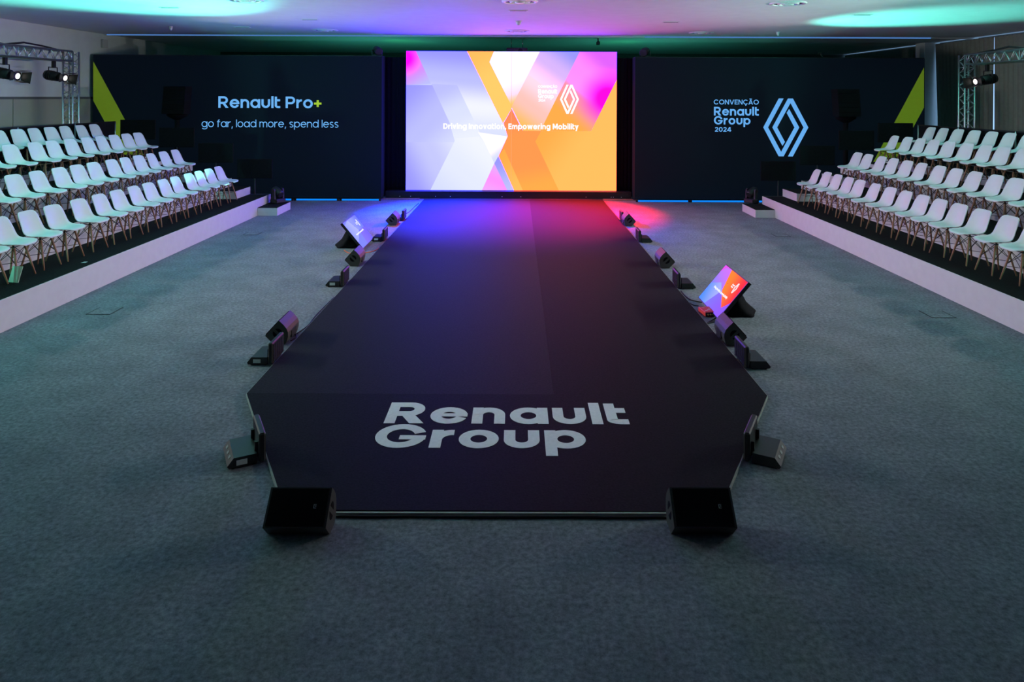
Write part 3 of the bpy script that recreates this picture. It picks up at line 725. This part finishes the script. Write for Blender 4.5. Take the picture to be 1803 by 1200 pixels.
# ------------------------------------------------------------------ moving heads on the step boxes
def moving_head(p, rz, label):
    e = empty('moving_head', p, rz, label, 'stage light', 'moving head lamps')
    MB().cbox(-.16, .16, -.12, .12, 0, .11, .02).build('base', M_black, e)
    yk = MB()
    for s in (-1, 1): yk.prism([(-.05, .10), (.05, .10), (.04, .33), (.02, .36), (-.02, .36), (-.04, .33)], lambda u, v, t: (t, u, v), s*.135-.022, s*.135+.022)
    yk.build('yoke', M_black, e)
    pts = [(0, -.11, .21), (0, -.09, .22), (0, -.03, .245), (0, .05, .285), (0, .13, .325), (0, .15, .335)]
    hd = MB().tube(pts, [.075, .098, .108, .108, .10, .085], 18).build('lamp_head', M_black, e)
    MB().tube([(0, .15, .335), (0, .158, .339)], .078, 18).build('lens', mat('dark_lens', (.02, .02, .03), .05, .02, 5, spec=.8), hd)
for px, side, rz in ((489.5, 'left', R(60)), (1323, 'right', R(-60))):
    p = onz(px, 357, .2); moving_head((p.x, p.y, .2), rz, f'black moving head lamp on the floor step box, {side} stand')
for (p, t, e_, s_), l in zip(UPLIGHTS[2:], ('left of the camera', 'right of the camera', 'behind the camera, left', 'behind the camera, right')):  # unseen fixtures added to go with the extra teal beams
    moving_head((p[0], p[1], 0), 0, f'added unseen black moving head lamp on the floor {l}')

# ------------------------------------------------------------------ wedge speakers along the runway
def wedge(loc, rz, label, badge=False):
    """local +x is the way the grille faces, y runs along the cabinet"""
    e = empty('wedge_speaker', loc, rz, label, 'speaker', 'black wedge speakers around the runway')
    sec = [(.0, .004), (.10, .105), (-.062, .280), (-.115, .232), (-.150, .190), (-.168, .145), (-.168, .095), (-.150, .03), (-.13, .004)]
    W = .205
    MB().prism(sec, lambda u, v, t: (u, t, v), W, -W).build('cabinet', M_spk, e)
    # grille lies on the face between the second and third points
    n = Vector((.175, 0, .162)).normalized(); a_ = Vector((.10, 0, .105)); b_ = Vector((-.062, 0, .280)); d_ = (b_-a_)
    g = MB(); q = [a_+d_*.04, a_+d_*.96]
    g.loft([[q[0]+Vector((0, -W+.012, 0)), q[0]+Vector((0, W-.012, 0)), q[1]+Vector((0, W-.012, 0)), q[1]+Vector((0, -W+.012, 0))],
            [q[0]+n*.008+Vector((0, -W+.016, 0)), q[0]+n*.008+Vector((0, W-.016, 0)), q[1]+n*.008+Vector((0, W-.016, 0)), q[1]+n*.008+Vector((0, -W+.016, 0))]])
    g.build('grille', M_grille, e)
    if badge:
        mc = a_+d_*.52+n*.0085+Vector((0, W*.55, 0)); ud = Vector((0, 1, 0)); vd = d_.normalized()
        fb = lambda u, v, t: mc+ud*u+vd*v+n*t
        mb = MB()
        for x0, x1, y0, y1 in ((-.009, -.005, -.012, .012), (-.005, .009, .008, .012), (-.005, .009, -.012, -.008), (.001, .009, -.002, .004)):
            mb.loft([[fb(x0, y0, 0), fb(x1, y0, 0), fb(x1, y1, 0), fb(x0, y1, 0)], [fb(x0, y0, .002), fb(x1, y0, .002), fb(x1, y1, .002), fb(x0, y1, .002)]])
        mb.build('badge', mat('badge_grey', (.45, .45, .42), .4, .05, 40), e)
    # round hand holes with a bar across, on both cabinet ends
    for s in (-1, 1):
        cx, cz, r = -.045, .135, .055
        ca = Vector((-.68, 0, .73)) ; cb = Vector((.73, 0, .68))
        h = MB()
        for sg in (-1, 1):
            pl = [Vector((cx, 0, cz))+cb*(r*math.cos(R(t)))+ca*(sg*(r*math.sin(R(t)))) for t in range(18, 163, 12)]
            A_ = [p+Vector((0, s*(W-.001), 0)) for p in pl]; B_ = [p+Vector((0, s*(W+.0015), 0)) for p in pl]
            h.loft([A_, B_])
        h.build('hand_hole', M_grille, e)
    c_ = MB(); c_.box(-.176, -.16, -.09, .09, .05, .13); c_.build('connector_plate', M_black, e)
def wp(px, py):
    return onz(px, py, 0)
for px, py, sx, lab in ((686.5, 397, -1, 'black wedge speaker at left runway edge, nearest the screen'), (617, 468.7, -1, 'black wedge speaker at left runway edge, just before the tilted monitor'),
                        (481.7, 606.7, -1, 'black wedge speaker at left runway edge, nearest the camera on that long side'),
                        (1112, 398.3, 1, 'black wedge speaker at right runway edge, nearest the screen'), (1178.4, 472.4, 1, 'black wedge speaker at right runway edge, behind the tilted monitor'),
                        (1300.4, 609.6, 1, 'black wedge speaker at right runway edge, just before the tilted monitor')):
    p = wp(px, py); wedge((p.x, p.y+.205, 0), 0 if sx > 0 else math.pi, lab)
p = (onz(472, 941)+onz(580, 941))/2; wedge((p.x, p.y, 0), R(-90), 'black wedge speaker facing the camera at the runway\'s front left corner', True)
p = (onz(1183, 941.5)+onz(1288.5, 940))/2; wedge((p.x, p.y, 0), R(-90), 'black wedge speaker facing the camera at the runway\'s front right corner', True)

# ------------------------------------------------------------------ low wash lights beside the runway
def wash(loc, rz, mirror, label):
    """origin at the head's near bottom corner; base lies towards -x (mirrored: +x); long axis +y"""
    m_ = -1 if mirror else 1
    e = empty('wash_light', loc, rz, label, 'stage light', 'low wash lights along the runway')
    X = lambda u: u*m_
    sec = [(-.045, .012), (-.25, .012), (-.262, .03), (-.215, .088), (-.045, .088)]
    MB().prism(sec if not mirror else list(reversed(sec)), lambda u, v, t: (X(u), t, v), 0.36, .02).build('base', mat('lamp_housing', (.022, .024, .024), .42, .15, 60), e)
    hd = MB(); lo, hi = sorted((X(-.030), X(.020))); hd.cbox(lo, hi, 0, .38, .02, .245, .012); h_ = hd.build('lamp_head', M_black, e)
    g = MB(); lo, hi = sorted((X(.019), X(.024)))
    for k in range(5): g.box(lo, hi, .03+.066*k, .03+.066*k+.056, .04, .225)
    g.build('lens_cell_row', mat('dark_lens', (.02, .02, .03), .05, .02, 5, spec=.8), h_)
    br = MB(); lo, hi = sorted((X(-.055), X(-.028)))
    br.box(lo, hi, .06, .09, .07, .16); br.box(lo, hi, .29, .32, .07, .16); br.build('bracket', M_black, e)
    lo, hi = sorted((X(-.195), X(-.115)))
    if not mirror: MB().box(lo, hi, .0175, .0205, .026, .066).build('label_sticker', M_sticker, e)
    ft = MB()
    for u in (-.22, -.07):
        for v in (.05, .32): ft.tube([(X(u), v, 0), (X(u), v, .014)], .014, 8)
    ft.build('rubber_feet', M_cable, e)
    lo, hi = sorted((X(-.236), X(-.236)))
    sl = MB(); q = lambda f: Vector((X(-.262+.047*f), 0, .03+.058*f)); nn = Vector((X(-.058), 0, .047)).normalized()
    for f, y in ((.55, .11), (.5, .2), (.55, .29)):
        c_ = q(f)+Vector((0, y, 0)); d_ = (q(1)-q(0)).normalized(); u_ = Vector((0, 1, 0))
        sl.loft([[c_+d_*a*.012+u_*b*.02+nn*t for a, b in ((-1, -1), (1, -1), (1, 1), (-1, 1))] for t in (0, .003)])
    sl.build('control_button', mat('button_grey', (.25, .28, .27), .5, .05, 30), e)
def wl(px, py): return onz(px, py, 0)
for px, py, mir, lab in ((709.6, 389.2, 0, 'low black wash light tucked behind the screen-end wedge, left runway edge'),
                         (675.4, 425.5, 0, 'low black wash light beside the tilted monitor, left runway edge'),
                         (602.5, 505.8, 0, 'low black wash light midway along the left runway edge'),
                         (479, 644.5, 0, 'low black wash light just in front of the nearest left wedge'),
                         (1091.5, 391.5, 1, 'low black wash light tucked behind the screen-end wedge, right runway edge'),
                         (1122.4, 427.5, 1, 'low black wash light between the two far wedges, right runway edge'),
                         (1190, 509.6, 1, 'low black wash light behind the tilted monitor, right runway edge'),
                         (1309.8, 651.5, 1, 'low black wash light just in front of the nearest right wedge')):
    p = wl(px, py); X = p.x
    X = min(X, XA-.028) if not mir else max(X, XB+.028)
    wash((X, p.y, 0), 0, bool(mir), lab)
angL = math.atan2(-(f0.x-XA), YA-f0.y)   # direction of the slanted front edges
p = onz(470, 817); wash((p.x-.03, p.y, 0), -math.atan2(XA-f0.x, YA-f0.y) , False, 'low black wash light by the slanted front left runway edge')
p = onz(1302, 816); wash((p.x+.05, p.y, 0), -math.atan2(XB-f1.x, YA-f1.y), True, 'low black wash light by the slanted front right runway edge')

# ------------------------------------------------------------------ tilted monitors
def monitor(xb, y0, y1, sx, label, cols, group='tilted floor monitors'):
    """screen leans back away from the runway; xb bottom edge, sx the outward side"""
    e = empty('floor_monitor', (xb, (y0+y1)/2, 0), 0, label, 'monitor', group)
    hw = (y1-y0)/2; a_ = Vector((0, 0, .045)); b_ = Vector((sx*.40, 0, .525)); d_ = (b_-a_); n = Vector((-sx*d_.z, 0, sx*d_.x)).normalized()
    if n.z < 0: n = -n
    def slab(m0, m1, t0, t1, off=0):
        q = lambda f, y, t: a_+d_*f+Vector((0, y, 0))+n*t
        mb = MB(); r0 = [q(m0, -hw+off, t0), q(m0, hw-off, t0), q(m1, hw-off, t0), q(m1, -hw+off, t0)]; r1 = [q(m0, -hw+off, t1), q(m0, hw-off, t1), q(m1, hw-off, t1), q(m1, -hw+off, t1)]
        return mb.loft([r0, r1])
    slab(0, 1, -.045, 0).build('housing', M_black, e)
    # picture: left for a viewer on the runway
    L = lambda f, g: a_+d_*(.02+.96*g)+Vector((0, (hw-.012)*(1-2*f)*sx, 0))
    for i, (poly, c0, c1, A, B) in enumerate(cols):
        pts = [L(*p)+n*(.0012+.0004*i) for p in poly]; Aa, Bb = L(*A), L(*B)
        MB().add(pts, [list(range(len(pts)))]).build('screen_image', grad_emis('monitor_picture', Aa, Bb, [c0, c1], .62 if sx < 0 else .8), e)
    tx = lambda u0, v0, wd: (lambda u, v, t: L(u0+u*wd, v0+v)+n*(.005+t))
    mt = emis('monitor_text', (1.2, 1.2, 1.3), 1.0)
    letters('Driving Innovation, Empowering Mobility', 0, 1, tx(.2, .42, .62), mt, e, .2, .12, .0006, None, .055)
    letters('Renault', 0, 1, tx(.66, .74, .09), mt, e, .22, .1, .0006, None, .04); letters('Group', 0, 1, tx(.66, .69, .075), mt, e, .22, .1, .0006, None, .04)
    emblem(lambda u, v, t: L(.82+u*.10, .73+v*.27)+n*(.005+t*.2), mt, e)
    # black cloth draped stand behind
    rings = []
    for k, (z, xc, rx, ry) in enumerate(((.006, .36, .27, .30), (.05, .35, .22, .25), (.14, .33, .15, .19), (.28, .31, .10, .15), (.38, .31, .065, .12))):
        rings.append([(sx*(xc+rx*(1+.13*math.sin(3*t*2*math.pi/24+k)*(1-k*.2))*math.cos(2*math.pi*t/24)+.03), ry*(1+.12*math.sin(5*t*2*math.pi/24+1.3*k))*math.sin(2*math.pi*t/24), z) for t in range(24)])
    if sx < 0: rings = [list(reversed(r)) for r in rings]
    MB().loft(rings, True, True, True).build('draped_stand', M_blackmat, e)
    return e
full = [(0, 0), (1, 0), (1, 1), (0, 1)]
colsR = [(full, (.30, .30, 2.4), (.42, .16, 1.9), (0, .3), (1, 0)),
         ([(0, .3), (0, 1), (.30, 1), (.5, .5), (.32, .1)], (.20, .36, 2.2), (.9, .25, 1.5), (.1, .2), (.25, 1)),
         ([(0, 0), (.3, 0), (.5, .48), (.3, .62), (0, .45)], (.12, .40, 2.0), (.55, .62, 2.0), (0, 0), (.45, .5)),
         ([(.30, 1), (1, 1), (1, .42), (.86, .20), (.5, .5)], (1.8, .35, .06), (1.4, .05, .10), (.45, .55), (1, .8)),
         ([(.30, 1), (.12, 1), (.0, .8), (.0, .95), (.05, 1)], (1.2, .12, 1.2), (1.0, .15, 1.3), (0, 1), (.3, .9))]
colsL = [(full, (.40, .46, 2.2), (.44, .42, 2.2), (0, .4), (1, .6)),
         ([(0, .2), (0, .9), (.35, 1), (.55, .52)], (.62, .70, 2.4), (.80, .86, 2.4), (0, .5), (.5, .5)),
         ([(.45, .0), (.55, .5), (1, .5), (1, 0)], (.44, .33, 2.1), (.36, .26, 2.0), (.5, .2), (1, .2)),
         ([(.55, .52), (.35, 1), (1, 1), (1, .5)], (.55, .62, 2.3), (.34, .40, 2.2), (.5, .7), (1, .7))]
pl0, pl1 = onz(638.5, 437.6, .045), onz(654.3, 424.3, .045)
monitor((pl0.x+pl1.x)/2, pl0.y, pl0.y+.98, -1, 'tilted monitor with pale lavender picture on a draped stand, left of runway', colsL)
pr0, pr1 = onz(1265, 561.7, .045), onz(1228.5, 524.2, .045)
monitor((pr0.x+pr1.x)/2, pr0.y, pr0.y+.98, 1, 'tilted monitor with vivid orange and violet picture on a draped stand, right of runway', colsR)

# red box under the right monitor
p = onz(1243, 553)
e = empty('signal_box', (p.x+.03, p.y-.02, 0), R(8), 'small bright red box with connectors beside the right tilted monitor', 'box')
MB().cbox(-.09, .09, -.10, .14, .004, .07, .008).build('case', mat('red_case', (.75, .05, .04), .45, .1, 30), e)
MB().box(-.085, .095, -.106, -.099, .012, .062).build('end_plate', M_black, e)
c_ = MB()
for u in (-.055, -.02, .015, .05): c_.tube([(u, -.106, .038), (u, -.122, .038)], .010, 8)
c_.build('connector', mat('brass', (.6, .45, .12), .35, .1, 30, metal=.8), e)
c_ = MB()
for u, v in ((-.05, -.04), (0, .0), (.04, .06), (-.04, .09)): c_.box(u-.02, u+.02, v-.008, v+.008, .07, .0715)
c_.build('case_marking', mat('pale_marking', (.8, .55, .5), .5, .05, 30), e)

# ------------------------------------------------------------------ cables
def cable(pix, m, label, r=.008, z=None, n=6):
    P = [onz(x, y, 0) for x, y in pix]
    P = [Vector((q.x, q.y, r+.001)) for q in P]
    out = []
    for i in range(len(P)-1):
        p0, p1, p2, p3 = P[max(i-1, 0)], P[i], P[i+1], P[min(i+2, len(P)-1)]
        for k in range(n):
            t = k/n; out.append(.5*((2*p1)+(p2-p0)*t+(2*p0-5*p1+4*p2-p3)*t*t+(3*p1-p0-3*p2+p3)*t**3))
    out.append(P[-1])
    tag(MB().tube(out, r, 6).build('cable', m), label, 'cable')
cable([(606, 441), (613, 445.5), (625, 447), (646, 445), (660, 441.5), (667, 437)], M_orange, 'orange cable running from under the left monitor to the runway', .007)
cable([(519, 590), (530, 583), (543, 573), (556, 556), (575, 537), (588, 524)], M_cable, 'black cable along left runway edge behind the nearest wedge', .007)
cable([(1199, 513), (1206, 521), (1215, 528), (1226, 531), (1236, 533)], M_cable, 'black cable from the mid right wash light to the red box', .008)
cable([(1209, 529), (1214, 534), (1222, 538), (1230, 539)], M_cable, 'second black cable lying beside the one to the red box', .007)
cable([(1262, 560), (1249, 567), (1243, 571), (1250, 569), (1262, 567)], M_cable, 'black cable looping between red box and nearest right wedge', .008)
cable([(592, 910.5), (650, 911.5), (720, 911), (800, 912), (900, 912.5), (1000, 912), (1080, 913), (1176, 912.5)], M_cable, 'black cable lying along the runway\'s front edge', .009)
cable([(503, 600), (510, 592), (519, 588), (521, 594), (512, 601)], M_cable, 'black cable loop behind the nearest left wedge', .007)
cable([(1259, 592), (1262, 588), (1268, 590), (1266, 598), (1273, 606)], M_cable, 'black cable loop behind the nearest right wedge', .007)
cable([(716, 376), (722, 372), (730, 364), (737, 358)], M_cable, 'black cable along left runway edge near the screen', .008)

# floor socket hatches in the carpet
for px, py, w_, l in ((185, 547, .30, 'thin outlined floor socket hatch in the carpet, near left stand'), (445, 411, .28, 'thin outlined floor socket hatch far left by the step box'),
                      (1650, 553, .30, 'thin outlined floor socket hatch in the carpet, near right stand'), (1375, 414, .28, 'thin outlined floor socket hatch far right by the step box')):
    p = onz(px, py); e = empty('floor_hatch', (p.x, p.y, 0), 0, l, 'floor hatch', 'floor socket hatches')
    MB().box(-w_/2, w_/2, -w_/2, w_/2, 0, .003).build('lid', M_floor, e)
    f = MB(); q = w_/2
    f.box(-q-.012, q+.012, -q-.012, -q, 0, .005).box(-q-.012, -q, -q, q, 0, .005).box(q, q+.012, -q, q, 0, .005)
    f.build('frame', M_led_frame, e); MB().box(-q*.1, q*.6, -q-.02, -q-.012, 0, .004).build('cable_flap', M_black, e)

# ------------------------------------------------------------------ trusses and spots
def truss_run(p0, p1, s, e, up=Vector((0, 0, 1)), seg=.30):
    p0, p1 = Vector(p0), Vector(p1); d = (p1-p0).normalized(); sd = d.cross(up).normalized(); up = sd.cross(d)
    L = (p1-p0).length; n = int(L/seg)
    cs = [(a, b) for a in (-1, 1) for b in (-1, 1)]
    for a, b in cs: MB().tube([p0+sd*a*s/2+up*b*s/2, p1+sd*a*s/2+up*b*s/2], .024, 8).build('chord', M_alu, e)
    br = MB(); P = lambda a, b, t: p0+d*t+sd*a*s/2+up*b*s/2
    for i in range(n):
        t0, t1 = L*i/n, L*(i+1)/n; tm = (t0+t1)/2
        for (a, b), (a2, b2) in (((-1, -1), (-1, 1)), ((1, -1), (1, 1)), ((-1, -1), (1, -1)), ((-1, 1), (1, 1))):
            br.tube([P(a, b, t0), P(a2, b2, tm)], .009, 5); br.tube([P(a2, b2, tm), P(a, b, t1)], .009, 5)
    for i in range(0, n+1, 6):
        t0 = min(L-.02, max(.02, L*i/n))
        br.tube([P(-1, -1, t0), P(1, -1, t0), P(1, 1, t0), P(-1, 1, t0), P(-1, -1, t0)], .010, 5)
    br.build('lattice_brace', M_alu, e)
for side in ('left', 'right'):
    sx = -1 if side == 'left' else 1
    yt = 17.45 if side == 'left' else 17.3
    e = empty('lighting_truss', (sx*TRUSS_X, 0, 0), 0, f'silver lattice truss carrying spot lamps along the {side} wall', 'truss', 'lighting trusses along the side walls')
    truss_run((0, yt, .02), (0, yt, 3.98), .24, e, Vector((0, 1, 0)))
    truss_run((0, yt-.15, 3.86), (0, 8.0, 3.86), .24, e)
    truss_run((0, 7.85, .02), (0, 7.85, 3.98), .24, e, Vector((0, 1, 0)))
    for y in (yt, 7.85): MB().box(-.3, .3, y-.3, y+.3, 0, .02).build('base_plate', M_alu, e)
    cb = [(0.05*math.sin(k*1.7), 16.9-k*.55, 4.0+.04*(k % 3)) for k in range(12)]
    MB().tube(cb, .022, 6).build('power_cable', M_cable, e)
def spot(side, i, y):
    sx = -1 if side == 'left' else 1
    nm = ['nearest the screen', 'second from the screen', 'third from the screen', 'fourth from the screen', 'fifth from the screen']
    e = empty('spot_lamp', (sx*TRUSS_X, y, TRUSS_Z), 0, f'black theatre spot with barn doors on the {side} truss, {nm[i]}', 'spot lamp', 'spots hanging from the trusses')
    ix = -sx   # towards the hall
    d = Vector((ix*.92, -.10, -.16)).normalized()
    P = lambda t: Vector((0, 0, 0))+d*t
    bd = MB().tube([P(-.22), P(-.20), P(.0), P(.12), P(.13)], [.08, .105, .115, .11, .085], 16).build('body', M_black, e)
    fins = MB()
    for t in (-.15, -.09, -.03): fins.tube([P(t), P(t+.015)], .122, 16)
    fins.build('cooling_fin', M_black, bd)
    MB().tube([P(.13), P(.22), P(.30), P(.305)], [.075, .082, .10, .102], 16).build('lens_tube', M_black, e)
    MB().tube([P(.29), P(.3065)], .062, 16).build('lens', emis('spot_lens_glow', (1.0, .93, .85), 3.0), e)
    u = Vector((0, 1, 0)); u = (u-d*u.dot(d)).normalized(); v = d.cross(u); v = v if v.z > 0 else -v
    for k, (ax, ay, sp) in enumerate(((v, u, .5), (-v, u, .12), (u, v, .35), (-u, v, .35))):
        b = P(.305); a0 = b+ax*.10-ay*.09; a1 = b+ax*.10+ay*.09; c1 = b+d*.20+ax*(.10+.2*sp*.5)+ay*.13; c0 = b+d*.20+ax*(.10+.2*sp*.5)-ay*.13
        if k == 3: c1 = b+d*.05+ax*.25+ay*.10; c0 = b+d*.05+ax*.25-ay*.10
        MB().loft([[a0, a1, c1, c0], [a0+ax*.003, a1+ax*.003, c1+ax*.003, c0+ax*.003]]).build('barn_door', M_black, e)
    y_ = MB(); s_ = u*.135
    y_.tube([P(-.02)+s_, P(-.02)+s_+Vector((0, 0, .20)), P(-.02)-s_+Vector((0, 0, .20)), P(-.02)-s_], .013, 6); y_.build('yoke', M_black, e)
    MB().box(-.03, .03, -.04, .04, .19, .354).build('clamp', M_black, e)
for side in ('left', 'right'):
    for i, y in enumerate(SPOT_Y if side == 'left' else SPOT_Y_RIGHT): spot(side, i, y)
# the two cable bundles on top of the left truss
